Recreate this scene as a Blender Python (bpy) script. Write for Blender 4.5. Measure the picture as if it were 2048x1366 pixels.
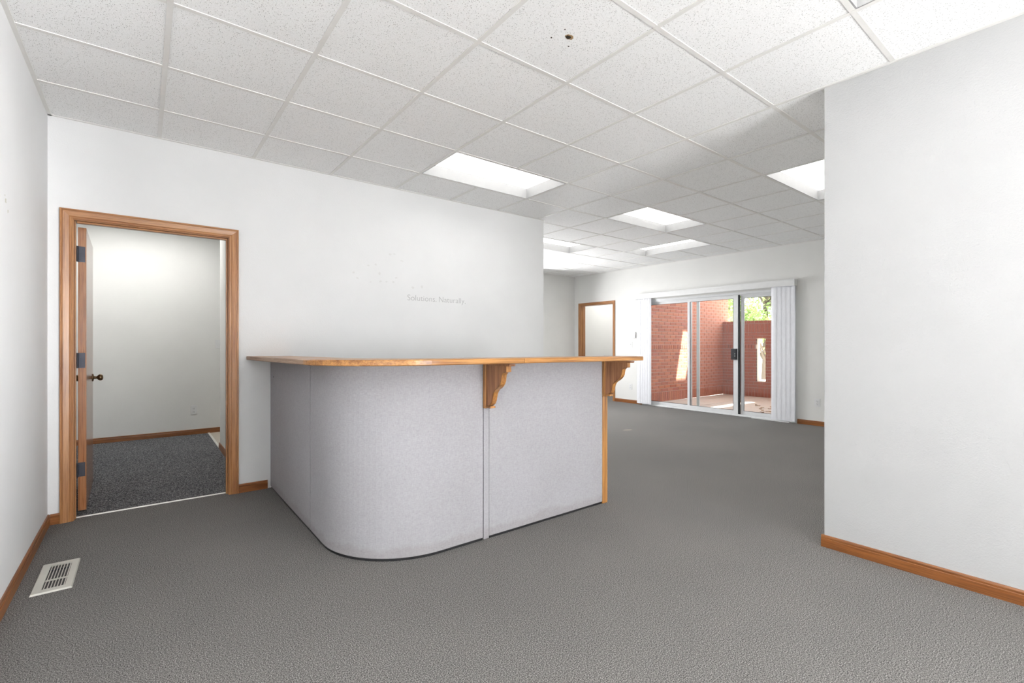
import bpy, bmesh, math, random
from mathutils import Vector, Matrix
random.seed(7)
S = bpy.context.scene
C = S.collection
for o in list(bpy.data.objects): bpy.data.objects.remove(o)
PI = math.pi

# ------------------------------------------------------------ camera
CH = 1.1897                      # lens height above the carpet
YAW = 0.6614
cam_d = bpy.data.cameras.new('camera'); cam = bpy.data.objects.new('camera', cam_d); C.objects.link(cam)
cam_d.sensor_fit = 'HORIZONTAL'; cam_d.sensor_width = 36
cam_d.lens = 948.666 / 2048 * 36
cam_d.shift_y = 4.129 / 2048
cam_d.clip_start = 0.02
cam.location = (0, 0, CH); cam.rotation_euler = (PI/2, 0, -YAW)
S.camera = cam
# ------------------------------------------------------------ world, sun, daylight, exposure
S.view_settings.view_transform = 'Standard'
S.view_settings.look = 'None'
S.view_settings.exposure = 0.76
S.view_settings.gamma = 1.0
S.view_settings.use_curve_mapping = False
W = bpy.data.worlds.new('sky'); S.world = W; W.use_nodes = True
bg = W.node_tree.nodes['Background']
bg.inputs[0].default_value = (0.93, 0.97, 1.0, 1); bg.inputs[1].default_value = 4.8
sd = bpy.data.lights.new('sun', 'SUN'); sun = bpy.data.objects.new('sun', sd); C.objects.link(sun)
SUN = Vector((-.25, .8, -1.0))
sd.energy = 22.0; sd.angle = math.radians(.7); sd.color = (1, .93, .82)
sun.rotation_euler = SUN.to_track_quat('-Z', 'Y').to_euler(); sun.location = (12, 0, 8)
def fill_light(name, loc, w, h, aim, power, spread=180, col=(.99, .99, 1.0)):
    """daylight: area lamp added as fill at an assumed or made-up window"""
    l = bpy.data.lights.new(name, 'AREA'); o = bpy.data.objects.new(name, l); C.objects.link(o)
    l.shape = 'RECTANGLE'; l.size = w; l.size_y = h; l.energy = power; l.color = col; l.spread = math.radians(spread)
    o.location = loc; o.rotation_euler = Vector(aim).to_track_quat('-Z', 'Z' if spread == 180 else 'Y').to_euler()
fill_light('daylight_fill', (2.15, -3.76, 1.32), 1.9, 2.3, (-.25, .8, 1), 260)             # assumed window lamp, tilted up to brighten the ceiling
fill_light('sun_fill', (2.05, -3.70, 2.30), 1.9, .5, (-.4, 1.5, -2.3), 55, 50)        # added beam, bounced up off the pale entry floor
fill_light('sun_fill', (2.30, -3.70, 1.50), .8, 1.2, (-2.79, 3.5, .1), 95, 42)         # added beam onto the unseen left wall, brightens the left corner
fill_light('sun_fill', (5.60, -3.70, 2.30), 3.6, .5, (0, 1.5, -2.3), 400, 50)  # added beam behind the right partition, brightens the ceiling beyond it
fill_light('daylight_fill', (5.60, 7.555, 1.28), 1.2, 2.25, (-.15, -1, -.2), 120)             # lamp added out of view to brighten the far room
LENS = 2.3                       # radiance of the fluorescent lenses
SIDE_LENS = 6.6                  # brighter fittings in the two side rooms

# ------------------------------------------------------------ dimensions
ZC = 2.687                       # ceiling grid
XL, YB, XR, XF = -.492, 4.319, 3.157, 7.70
YBE, XBE = 4.44, 3.847           # back face of the back wall, its free end
YRE = 1.072                      # free end of the right wall
YF = 7.585                       # far left wall
YN = -3.8                       # wall behind the camera
GX, GY, T = -.514, 4.4019, .6096 # ceiling grid origin and pitch

# ------------------------------------------------------------ materials
def new_mat(name):
    m = bpy.data.materials.new(name); m.use_nodes = True
    nt = m.node_tree; return m, nt, nt.nodes['Principled BSDF']
def N(nt, t, **kw):
    n = nt.nodes.new(t)
    for k, v in kw.items():
        if k in n.inputs: n.inputs[k].default_value = v
        else: setattr(n, k, v)
    return n
def ramp(nt, src, stops):
    r = nt.nodes.new('ShaderNodeValToRGB'); e = r.color_ramp.elements
    while len(e) < len(stops): e.new(.5)
    for i, (p, c) in enumerate(stops):
        e[i].position = p; e[i].color = (c[0], c[1], c[2], 1)
    nt.links.new(src, r.inputs[0]); return r.outputs[0]
def bump(nt, bsdf, h, strength, dist):
    b = N(nt, 'ShaderNodeBump'); b.inputs['Strength'].default_value = strength; b.inputs['Distance'].default_value = dist
    nt.links.new(h, b.inputs['Height']); nt.links.new(b.outputs[0], bsdf.inputs['Normal'])
def coords(nt, scale=(1, 1, 1), world=True, rnd=False):
    if world: src = N(nt, 'ShaderNodeNewGeometry').outputs['Position']
    else: src = N(nt, 'ShaderNodeTexCoord').outputs['Object']
    if rnd:
        oi = N(nt, 'ShaderNodeObjectInfo'); mul = N(nt, 'ShaderNodeVectorMath', operation='SCALE')
        cb = N(nt, 'ShaderNodeCombineXYZ')
        for k in range(3): nt.links.new(oi.outputs['Random'], cb.inputs[k])
        nt.links.new(cb.outputs[0], mul.inputs[0]); mul.inputs['Scale'].default_value = 37.0
        ad = N(nt, 'ShaderNodeVectorMath', operation='ADD'); nt.links.new(src, ad.inputs[0]); nt.links.new(mul.outputs[0], ad.inputs[1]); src = ad.outputs[0]
    mp = N(nt, 'ShaderNodeMapping'); mp.inputs['Scale'].default_value = scale
    nt.links.new(src, mp.inputs[0]); return mp.outputs[0]
def noise(nt, vec, scale, detail=2, rough=.5):
    n = N(nt, 'ShaderNodeTexNoise'); n.inputs['Scale'].default_value = scale; n.inputs['Detail'].default_value = detail; n.inputs['Roughness'].default_value = rough
    nt.links.new(vec, n.inputs['Vector']); return n.outputs[0]
def mix(nt, a, b, f, mode='MIX'):
    m = N(nt, 'ShaderNodeMix', data_type='RGBA', blend_type=mode)
    for s, v in ((m.inputs[0], f), (m.inputs[6], a), (m.inputs[7], b)):
        if isinstance(v, (int, float)): s.default_value = v
        elif isinstance(v, tuple): s.default_value = (*v, 1)
        else: nt.links.new(v, s)
    return m.outputs[2]
def plain(name, col, rough=.5, metal=0.0, spec=.5):
    m, nt, b = new_mat(name); b.inputs['Base Color'].default_value = (*col, 1)
    b.inputs['Roughness'].default_value = rough; b.inputs['Metallic'].default_value = metal
    b.inputs['Specular IOR Level'].default_value = spec
    v = coords(nt, rnd=True, world=False); n = noise(nt, v, 14, 3)
    lo = tuple(c*.95 for c in col); nt.links.new(ramp(nt, n, [(.3, lo), (.7, col)]), b.inputs['Base Color'])
    return m
def paint(name, col, bumpy=.25):
    m, nt, b = new_mat(name); b.inputs['Roughness'].default_value = .62; b.inputs['Specular IOR Level'].default_value = .25
    v = coords(nt); n = noise(nt, v, 3.0, 3); lo = tuple(c*.975 for c in col)
    nt.links.new(ramp(nt, n, [(.35, lo), (.65, col)]), b.inputs['Base Color'])
    bump(nt, b, noise(nt, v, 130, 2), bumpy, .002)
    return m
def wood(name, axis, light, dark, rough=.34, fine=1.0):
    m, nt, b = new_mat(name); b.inputs['Roughness'].default_value = rough
    sc = [26*fine]*3; sc[axis] = 1.3
    v = coords(nt, tuple(sc), world=False, rnd=True)
    n = noise(nt, v, 1.6, 5, .62)
    sc2 = [160*fine]*3; sc2[axis] = 3.0
    n2 = noise(nt, coords(nt, tuple(sc2), world=False, rnd=True), 1.5, 3, .6)
    mid = tuple((a+c)/2 for a, c in zip(light, dark))
    c1 = ramp(nt, n, [(.30, dark), (.46, mid), (.62, light)])
    c2 = ramp(nt, n2, [(.38, (.50, .43, .38)), (.53, (1, 1, 1))])
    nt.links.new(mix(nt, c1, c2, .65, 'MULTIPLY'), b.inputs['Base Color'])
    bump(nt, b, n2, .15, .001)
    return m
def carpet(name, dark, mid, light, scale, stretch=(1, 1, 1)):
    m, nt, b = new_mat(name); b.inputs['Roughness'].default_value = .95; b.inputs['Specular IOR Level'].default_value = .1
    v = coords(nt, stretch)
    n = noise(nt, v, scale, 3, .7)
    big = noise(nt, coords(nt), .9, 3, .55)
    c = ramp(nt, n, [(.37, dark), (.5, mid), (.63, light)])
    g = ramp(nt, big, [(.3, (.90, .90, .90)), (.7, (1.05, 1.04, 1.03))])
    # a few small worn-in spots
    vo = N(nt, 'ShaderNodeTexVoronoi'); vo.inputs['Scale'].default_value = 1.3; nt.links.new(coords(nt), vo.inputs['Vector'])
    sp = ramp(nt, vo.outputs['Distance'], [(0.0, (.45, .42, .4)), (.022, (1, 1, 1))])
    nt.links.new(mix(nt, mix(nt, c, g, 1.0, 'MULTIPLY'), sp, 1.0, 'MULTIPLY'), b.inputs['Base Color'])
    bump(nt, b, n, .18, .0015)
    return m
OAK_L, OAK_D = (.45, .215, .080), (.29, .115, .038)
M = {}
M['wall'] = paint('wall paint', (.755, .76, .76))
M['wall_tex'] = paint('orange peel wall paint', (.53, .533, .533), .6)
M['wall_warm'] = paint('warm wall paint', (.775, .775, .755))
for k, a in (('x', 0), ('y', 1), ('z', 2)):
    M['oak_'+k] = wood('varnished oak '+k, a, OAK_L, OAK_D)
    M['base_'+k] = wood('stained oak '+k, a, (.31, .115, .030), (.175, .056, .013))
    M['honey_'+k] = wood('honey oak '+k, a, (.50, .245, .075), (.19, .068, .016), .3)
M['pale_y'] = wood('weathered oak y', 1, (.42, .30, .22), (.30, .20, .14), .5)
M['oak_dark'] = wood('bracket oak', 2, (.40, .19, .085), (.20, .078, .032), .45, .8)
M['leafedge'] = wood('door edge wood', 2, (.42, .19, .085), (.36, .15, .06), .16, .6)
M['carpet'] = carpet('grey loop carpet', (.036, .0345, .033), (.150, .145, .139), (.40, .388, .372), 235)
M['carpet2'] = carpet('dark office carpet', (.03, .031, .034), (.115, .117, .124), (.30, .30, .31), 150, (1, .45, 1))
M['pale_floor'] = plain('pale vinyl floor', (.55, .50, .42), .4)
M['white_metal'] = plain('white enamel', (.755, .76, .76), .35)
M['housing'] = plain('fixture housing enamel', (.31, .31, .31), .6)
M['bounce'] = plain('pale entry tile', (.75, .73, .69), .5)  # for the unseen floor added to throw light up
M['white_plastic'] = plain('white plastic', (.755, .76, .76), .35)
M['tee'] = plain('ceiling tee enamel', (.80, .79, .765), .45)
M['slat'] = plain('vinyl blind slat', (.80, .81, .85), .4)
M['alu'] = plain('white aluminium', (.78, .79, .80), .35)
M['black'] = plain('black rubber', (.012, .012, .014), .5)
M['blackplastic'] = plain('black handle plastic', (.01, .011, .014), .35)
M['steel'] = plain('blackened steel', (.055, .058, .072), .42, .6)
M['bronze'] = plain('antique bronze', (.17, .11, .06), .3, .95)
M['strip'] = plain('aluminium strip', (.85, .84, .80), .3, .2)
M['almond'] = plain('almond register enamel', (.58, .575, .52), .42)
M['letter'] = plain('faded grey lettering', (.45, .45, .45), .6)
M['scuff'] = plain('scuffed paint', (.69, .69, .68), .7)
M['scuff2'] = plain('exposed drywall', (.58, .57, .49), .8)
M['stain'] = plain('carpet stain', (.25, .23, .19), .95)
M['hole'] = plain('hole edge', (.035, .022, .012), .9)
M['brown_stain'] = plain('brown tile paper', (.30, .19, .09), .9)
M['concrete'] = plain('patio concrete', (.56, .525, .495), .85)
M['mortar'] = plain('mortar', (.50, .40, .34), .9)
M['dryleaf'] = plain('dry leaf', (.30, .19, .09), .8)
M['bark'] = plain('bark', (.12, .09, .065), .9)
M['roof_mask'] = plain('patio soffit', (.75, .74, .72), .7)  # for the unseen roof added to shape the patio sun

def mk_tile():
    m, nt, b = new_mat('fissured ceiling tile'); b.inputs['Roughness'].default_value = .9; b.inputs['Specular IOR Level'].default_value = .1
    v = coords(nt, (1.0, .62, 1))
    vo = N(nt, 'ShaderNodeTexVoronoi'); vo.inputs['Scale'].default_value = 165; nt.links.new(v, vo.inputs['Vector'])
    near = N(nt, 'ShaderNodeMath', operation='LESS_THAN'); near.inputs[1].default_value = .25; nt.links.new(vo.outputs['Distance'], near.inputs[0])
    sep = N(nt, 'ShaderNodeSeparateColor'); nt.links.new(vo.outputs['Color'], sep.inputs[0])
    keep = N(nt, 'ShaderNodeMath', operation='GREATER_THAN'); keep.inputs[1].default_value = .56; nt.links.new(sep.outputs[0], keep.inputs[0])
    dot = N(nt, 'ShaderNodeMath', operation='MULTIPLY'); nt.links.new(near.outputs[0], dot.inputs[0]); nt.links.new(keep.outputs[0], dot.inputs[1])
    fine = ramp(nt, noise(nt, v, 210, 2, .7), [(.36, (.81, .813, .805)), (.50, (.935, .938, .935))])
    nt.links.new(mix(nt, fine, (.38, .375, .365), dot.outputs[0]), b.inputs['Base Color'])
    inv = N(nt, 'ShaderNodeMath', operation='SUBTRACT'); inv.inputs[0].default_value = 1; nt.links.new(dot.outputs[0], inv.inputs[1])
    bump(nt, b, inv.outputs[0], .5, .002)
    return m
M['tile'] = mk_tile()
def mk_fabric():
    m, nt, b = new_mat('grey woven panel fabric'); b.inputs['Roughness'].default_value = .95; b.inputs['Specular IOR Level'].default_value = .1
    n1 = noise(nt, coords(nt, (55, 55, 420)), 1, 2, .6); n2 = noise(nt, coords(nt, (420, 420, 55)), 1, 2, .6)
    c = mix(nt, ramp(nt, n1, [(.32, (.325, .318, .335)), (.62, (.43, .425, .445))]), ramp(nt, n2, [(.32, (.325, .318, .335)), (.62, (.43, .425, .445))]), .5)
    big = ramp(nt, noise(nt, coords(nt), 2.2, 4), [(.3, (.95, .945, .94)), (.65, (1, 1, 1))])
    # grime along the kick line at the bottom of the panels
    sx = N(nt, 'ShaderNodeSeparateXYZ'); nt.links.new(N(nt, 'ShaderNodeNewGeometry').outputs['Position'], sx.inputs[0])
    ad = N(nt, 'ShaderNodeMath', operation='MULTIPLY_ADD'); nt.links.new(noise(nt, coords(nt), 9, 4), ad.inputs[0]); ad.inputs[1].default_value = -.10; nt.links.new(sx.outputs[2], ad.inputs[2])
    gr = ramp(nt, ad.outputs[0], [(-.0, (.90, .88, .86)), (.03, (1, 1, 1))])
    nt.links.new(mix(nt, mix(nt, c, big, 1.0, 'MULTIPLY'), gr, 1.0, 'MULTIPLY'), b.inputs['Base Color'])
    bump(nt, b, n1, .25, .001)
    return m
M['fabric'] = mk_fabric()
def mk_brick():
    m, nt, b = new_mat('red clay brick'); b.inputs['Roughness'].default_value = .85
    oi = N(nt, 'ShaderNodeObjectInfo')
    c = ramp(nt, oi.outputs['Random'], [(0, (.36, .125, .085)), (.35, (.45, .165, .105)), (.7, (.52, .21, .13)), (1, (.42, .15, .115))])
    n = noise(nt, coords(nt), 60, 3); g = ramp(nt, n, [(.3, (.82, .82, .82)), (.7, (1.08, 1.06, 1.05))])
    nt.links.new(mix(nt, c, g, 1.0, 'MULTIPLY'), b.inputs['Base Color']); bump(nt, b, n, .4, .003)
    return m
M['brick'] = mk_brick()
def mk_leaf(name, a, b_, c_):
    m, nt, b = new_mat(name); b.inputs['Roughness'].default_value = .55
    n = noise(nt, coords(nt), 2.4, 4, .7)
    nt.links.new(ramp(nt, n, [(.32, a), (.5, b_), (.68, c_)]), b.inputs['Base Color'])
    tr = N(nt, 'ShaderNodeBsdfTranslucent'); tr.inputs[0].default_value = (*c_, 1)
    ms = N(nt, 'ShaderNodeMixShader'); ms.inputs[0].default_value = .35
    nt.links.new(b.outputs[0], ms.inputs[1]); nt.links.new(tr.outputs[0], ms.inputs[2])
    nt.links.new(ms.outputs[0], nt.nodes['Material Output'].inputs[0]); return m
M['leaf'] = mk_leaf('tree leaves', (.09, .17, .045), (.24, .36, .10), (.48, .58, .24))
M['leaf2'] = mk_leaf('pale tree leaves', (.14, .22, .07), (.33, .43, .15), (.58, .64, .32))
def mk_glass():
    m, nt, b = new_mat('window glass'); nt.nodes.remove(b)
    t = N(nt, 'ShaderNodeBsdfTransparent'); t.inputs[0].default_value = (.94, .96, .955, 1)
    g = N(nt, 'ShaderNodeBsdfGlossy'); g.inputs['Roughness'].default_value = .02
    f = N(nt, 'ShaderNodeFresnel'); f.inputs[0].default_value = 1.45
    ms = N(nt, 'ShaderNodeMixShader'); nt.links.new(f.outputs[0], ms.inputs[0]); nt.links.new(t.outputs[0], ms.inputs[1]); nt.links.new(g.outputs[0], ms.inputs[2])
    nt.links.new(ms.outputs[0], nt.nodes['Material Output'].inputs[0]); return m
M['glass'] = mk_glass()
def mk_lens(s):
    m, nt, b = new_mat('fluorescent lens'); b.inputs['Base Color'].default_value = (.9, .9, .9, 1)
    b.inputs['Emission Color'].default_value = (1, .99, .97, 1); b.inputs['Emission Strength'].default_value = s; return m
M['lens'] = mk_lens(LENS)
M['lens_side'] = mk_lens(SIDE_LENS)

# ------------------------------------------------------------ builders
WP = {}                           # world position of each object's origin
def tag(o, label=None, cat=None, group=None, kind=None):
    if label: o['label'] = label
    if cat: o['category'] = cat
    if group: o['group'] = group
    if kind: o['kind'] = kind
    return o
def thing(name, loc, label, cat, group=None, kind=None):
    o = bpy.data.objects.new(name, None); C.objects.link(o); o.empty_display_size = .1
    o.location = loc; WP[o.name] = Vector(loc)
    return tag(o, label, cat, group, kind)
def place(o, wpos, parent):
    if parent is not None:
        o.parent = parent; o.location = wpos - WP[parent.name]
    else: o.location = wpos
    WP[o.name] = wpos
class MB:
    """collects geometry given in world coordinates; build() links it as one mesh object with its origin at its base"""
    def __init__(s): s.bm = bmesh.new()
    def box(s, x0, x1, y0, y1, z0, z1):
        v = [s.bm.verts.new(p) for p in ((x0,y0,z0),(x1,y0,z0),(x1,y1,z0),(x0,y1,z0),(x0,y0,z1),(x1,y0,z1),(x1,y1,z1),(x0,y1,z1))]
        for f in ((3,2,1,0),(4,5,6,7),(0,1,5,4),(1,2,6,5),(2,3,7,6),(3,0,4,7)): s.bm.faces.new([v[i] for i in f])
        return s
    def poly(s, pts): s.bm.faces.new([s.bm.verts.new(p) for p in pts]); return s
    def prism(s, a, b):
        """two matching rings -> closed solid"""
        va = [s.bm.verts.new(p) for p in a]; vb = [s.bm.verts.new(p) for p in b]; n = len(a)
        s.bm.faces.new(va[::-1]); s.bm.faces.new(vb)
        for i in range(n): s.bm.faces.new((va[i], va[(i+1)%n], vb[(i+1)%n], vb[i]))
        return s
    def loft(s, rings, cap=True, close=True):
        vs = [[s.bm.verts.new(p) for p in r] for r in rings]; n = len(rings[0])
        for a, b in zip(vs[:-1], vs[1:]):
            for i in range(n if close else n-1): s.bm.faces.new((a[i], a[(i+1)%n], b[(i+1)%n], b[i]))
        if cap: s.bm.faces.new(vs[0][::-1]); s.bm.faces.new(vs[-1])
        return s
    def lathe(s, prof, org, axis, n=20):
        """prof: (distance along axis, radius)"""
        ax = Vector(axis).normalized(); u = ax.orthogonal().normalized(); w = ax.cross(u); org = Vector(org)
        return s.loft([[org + ax*t + (u*math.cos(2*PI*k/n) + w*math.sin(2*PI*k/n))*max(r, 1e-4) for k in range(n)] for t, r in prof])
    def build(s, name, mat, parent=None, bevel=0, smooth=False, seg=2):
        bm = s.bm; bmesh.ops.recalc_face_normals(bm, faces=bm.faces)
        if bevel: bmesh.ops.bevel(bm, geom=list(bm.edges), offset=bevel, segments=seg, profile=.6, affect='EDGES', clamp_overlap=True)
        co = [v.co for v in bm.verts]
        lo = Vector([min(c[k] for c in co) for k in range(3)]); hi = Vector([max(c[k] for c in co) for k in range(3)])
        org = Vector(((lo.x+hi.x)/2, (lo.y+hi.y)/2, lo.z))
        for v in bm.verts: v.co -= org
        me = bpy.data.meshes.new(name); bm.to_mesh(me); bm.free()
        if smooth:
            for p in me.polygons: p.use_smooth = True
        me.materials.append(M[mat] if isinstance(mat, str) else mat)
        o = bpy.data.objects.new(name, me); C.objects.link(o); place(o, org, parent)
        return o
def box(name, x0, x1, y0, y1, z0, z1, mat, parent=None, bevel=0): return MB().box(x0, x1, y0, y1, z0, z1).build(name, mat, parent, bevel)
def struct(o, label, cat): return tag(o, label, cat, kind='structure')
def dup(src, name, wpos, parent=None, rotz=0):
    o = src.copy(); o.name = name; C.objects.link(o); o.parent = None
    for k in ('label', 'category', 'group'):
        if k in o: del o[k]
    o.rotation_euler = (0, 0, rotz); place(o, Vector(wpos), parent); return o

# ------------------------------------------------------------ floors
struct(box('floor', XL-.2, XF+.12, YN-.15, YF+.1, -.06, 0, 'carpet'), 'mottled grey loop carpet floor of the reception room', 'floor')
# the office floor replaces the carpet behind the doorway: a thin pile laid on the slab
struct(box('floor_office', -.75, .68, YB+.066, 7.6, .0005, .004, 'carpet2'), 'dark charcoal carpet floor of the small office', 'floor')
struct(box('floor_hallway', .69, 2.3, 6.2, 7.6, .0005, .004, 'pale_floor'), 'pale floor past the office side doorway', 'floor')

struct(box('floor_reflector', XL, XF, YN, -1.3, .0005, .006, 'bounce'), 'pale tiled entry floor added behind the viewer to throw light up', 'floor')  # unseen pale floor added to brighten the ceiling

# ------------------------------------------------------------ walls
DL, DR, DH = -.364, .531, 2.02                # office doorway, clear opening
b = MB().box(XL-.2, DL-.02, YB, YBE, 0, ZC+.15).box(DR+.02, XBE, YB, YBE, 0, ZC+.15).box(DL-.02, DR+.02, YB, YBE, DH+.02, ZC+.15)
wall_back = struct(b.build('wall_back', 'wall'), 'white wall behind the reception counter with faint lettering', 'wall')
wall_left = struct(box('wall_left', XL-.12, XL, YN, YB, 0, ZC+.15, 'wall'), 'white side wall at the left with the floor register below', 'wall')
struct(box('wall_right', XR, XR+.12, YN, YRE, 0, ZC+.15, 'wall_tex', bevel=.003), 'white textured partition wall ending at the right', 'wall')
struct(box('wall_inner', XBE-.12, XBE, YBE, YF, 0, ZC+.15, 'wall'), 'white wall running back from the end of the lettered wall', 'wall')
struct(box('wall_far_left', XBE-.12, XF+2.6, YF, YF+.12, 0, ZC+.15, 'wall_warm'), 'white wall in the far left corner of the room', 'wall')
D2L, D2R = 7.395, 6.485                       # far doorway along Y
SL, SR, SH = 5.72, 2.985, 2.03                # sliding door opening along Y
b = MB()
for y0, y1, z0, z1 in ((D2L+.02, YF, 0, ZC+.15), (SL, D2R-.02, 0, ZC+.15), (YN, SR, 0, ZC+.15), (D2R-.02, D2L+.02, DH+.02, ZC+.15), (SR, SL, SH, ZC+.15)):
    b.box(XF, XF+.14, y0, y1, z0, z1)
struct(b.build('wall_far', 'wall_warm'), 'off white far wall with the sliding patio door', 'wall')
b = MB().box(XL-.12, XF+.14, YN-.12, YN, 0, ZC+.15)      # wall behind the camera
struct(b.build('wall_front', 'wall'), 'white front wall with wide added windows behind the viewer', 'wall')
# frames and shades added behind the daylight lamps
def window(name, x0, x1, z0, z1, y, out, lab):
    t = thing(name, ((x0+x1)/2, y, z0), lab, 'added window', kind='structure'); f = .05; ya, yb = sorted((y, y+out*.03)); yc, yd = sorted((y, y+out*.008))
    box('added_frame', x0-f, x0, ya, yb, z0-f, z1+f, 'alu', t); box('added_frame', x1, x1+f, ya, yb, z0-f, z1+f, 'alu', t)
    box('added_rail', x0, x1, ya, yb, z1, z1+f, 'alu', t); box('added_rail', x0, x1, ya, yb, z0-f, z0, 'alu', t)
    box('added_shade', x0, x1, yc, yd, z0, z1, 'white_plastic', t)
window('added_window_1', 1.15, 3.09, .17, 2.56, YN, 1, 'tall unseen shop window added behind the viewer')
window('added_window_2', 3.75, 7.45, .17, 2.56, YN, 1, 'wide unseen shop window added behind the right partition wall')
window('added_window_3', 4.98, 6.22, .14, 2.42, YF, -1, 'unseen window added round the corner of the far room')
# small office behind the doorway
OX = .69
struct(box('wall_office_back', -.75, 2.3, 7.45, 7.57, 0, ZC+.15, 'wall_warm'), 'cream wall at the back of the small office', 'wall')
struct(box('wall_office_left', -.82, -.70, YBE, 7.45, 0, ZC+.15, 'wall_warm'), 'cream wall behind the open office door', 'wall')
struct(box('wall_office_right', OX, OX+.12, YBE, 6.27, 0, ZC+.15, 'wall_warm'), 'cream wall at the right inside the office doorway', 'wall')
struct(box('wall_hallway', OX+.12, 2.3, 6.15, 6.27, 0, ZC+.15, 'wall_warm'), 'cream hallway wall beyond the office', 'wall')
struct(box('wall_hallway_end', 2.3, 2.42, 6.15, 7.57, 0, ZC+.15, 'wall_warm'), 'cream end wall of the hallway', 'wall')
struct(box('ceiling_office', -.82, 2.42, YBE, 7.57, ZC+.02, ZC+.1, 'wall'), 'white ceiling of the small office', 'ceiling')
# room behind the far doorway
struct(box('wall_back_room', 9.6, 9.72, 5.95, YF, 0, ZC+.15, 'wall_warm'), 'cream wall seen through the far doorway', 'wall')
struct(box('wall_back_room_side', XF+.14, 9.72, 5.83+.11, 5.83+.2, 0, ZC+.15, 'wall_warm'), 'cream side wall of the room behind the far doorway', 'wall')
struct(box('floor_back_room', XF+.12, 9.6, 6.03, YF, -.06, 0, 'carpet'), 'grey carpet in the room behind the far doorway', 'floor')
struct(box('ceiling_back_room', XF+.14, 9.72, 6.03, YF, ZC+.02, ZC+.1, 'wall'), 'white ceiling of the room behind the far doorway', 'ceiling')

# ------------------------------------------------------------ ceiling: tiles, tees and wall angle
ceil = thing('ceiling', (3.6, 2.5, ZC), 'suspended ceiling of square fissured tiles in a white metal grid', 'ceiling', kind='structure')
LIGHTS = [(4, 6, -2, -1), (8, 10, -2, -1), (8, 10, 1, 2), (11, 12, -1, 1), (8, 10, -5, -4), (3, 5, -7, -6), (8, 10, -9, -8)]
def lit(i, j): return any(a <= i < b_ and c <= j < d for a, b_, c, d in LIGHTS)
def clipped(i, j):
    x0, x1 = GX+i*T, GX+(i+1)*T; y0, y1 = GY+j*T, GY+(j+1)*T
    x0 = max(x0, XL); x1 = min(x1, XF); y0 = max(y0, YN); y1 = min(y1, YF)
    if x0 < XBE-.06 and y1 > YB: y1 = min(y1, YB) if x1 <= XBE+.3 and y0 < YB else y1
    return x0, x1, y0, y1
rest = MB()
full = None; nt_ = 0
for i in range(0, 14):
    for j in range(-14, 6):
        if lit(i, j): continue
        x0, x1, y0, y1 = clipped(i, j)
        if x1-x0 < .02 or y1-y0 < .02: continue
        if y0 > YB-.01 and x1 <= XBE-.1: continue
        # is the tile in the picture?
        cx, cy = (x0+x1)/2, (y0+y1)/2
        d = cx*math.sin(YAW)+cy*math.cos(YAW); r = cx*math.cos(YAW)-cy*math.sin(YAW)
        vis = d > .5 and abs(r/d) < 1.25 and 1.5/d < 1.0 and not (cx > XR+.3 and cy < YRE-.2)
        if not vis: rest.box(x0+.002, x1-.002, y0+.002, y1-.002, ZC+.004, ZC+.02); continue
        if x1-x0 > T-.001 and y1-y0 > T-.001:
            if full is None: full = MB().box(x0+.002, x1-.002, y0+.002, y1-.002, ZC+.004, ZC+.02).build('ceiling_tile', 'tile', ceil)
            else: dup(full, 'ceiling_tile', ((x0+x1)/2, (y0+y1)/2, ZC+.004), ceil)
        else: box('ceiling_tile', x0+.002, x1-.002, y0+.002, y1-.002, ZC+.004, ZC+.02, 'tile', ceil)
        nt_ += 1
tag(rest.build('ceiling_tile_field', 'tile', ceil), kind='stuff')
box('plenum_cover', XL-.12, XF+.14, YN-.12, YF+.12, ZC+.17, ZC+.2, 'wall', ceil)
hw = .012
def free_spans(a0, a1, line, horiz):
    """pieces of a grid line that are not inside a light"""
    cuts = []
    for (i0, i1, j0, j1) in LIGHTS:
        if horiz and j0 < line < j1: cuts.append((GX+i0*T, GX+i1*T))
        if (not horiz) and i0 < line < i1: cuts.append((GY+j0*T, GY+j1*T))
    spans = [(a0, a1)]
    for c0, c1 in cuts:
        ns = []
        for s0, s1 in spans:
            if c1 <= s0 or c0 >= s1: ns.append((s0, s1)); continue
            if c0 > s0: ns.append((s0, c0))
            if c1 < s1: ns.append((c1, s1))
        spans = ns
    return spans
for i in range(1, 14):
    x = GX+i*T
    yend = YF if x > XBE else YB
    for y0, y1 in free_spans(YN, yend, i, False): box('main_tee', x-hw, x+hw, y0, y1, ZC, ZC+.03, 'tee', ceil)
for j in range(-13, 6):
    y = GY+j*T
    if y > YF-.05: continue
    for x0, x1 in free_spans(XL if y < YB else XBE, XF, j, True): box('cross_tee', x0, x1, y-hw, y+hw, ZC+.0006, ZC+.028, 'tee', ceil)
for a in ((XL, XL+.02, YN, YB), (XL, XBE, YB-.02, YB), (XBE, XBE+.02, YB, YF), (XBE, XF, YF-.02, YF), (XF-.02, XF, YN, YF), (XR-.02, XR, YN, YRE), (XR-.02, XR+.14, YRE, YRE+.02)):
    box('wall_angle', *a, ZC-.0012, ZC+.003, 'tee', ceil)
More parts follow.
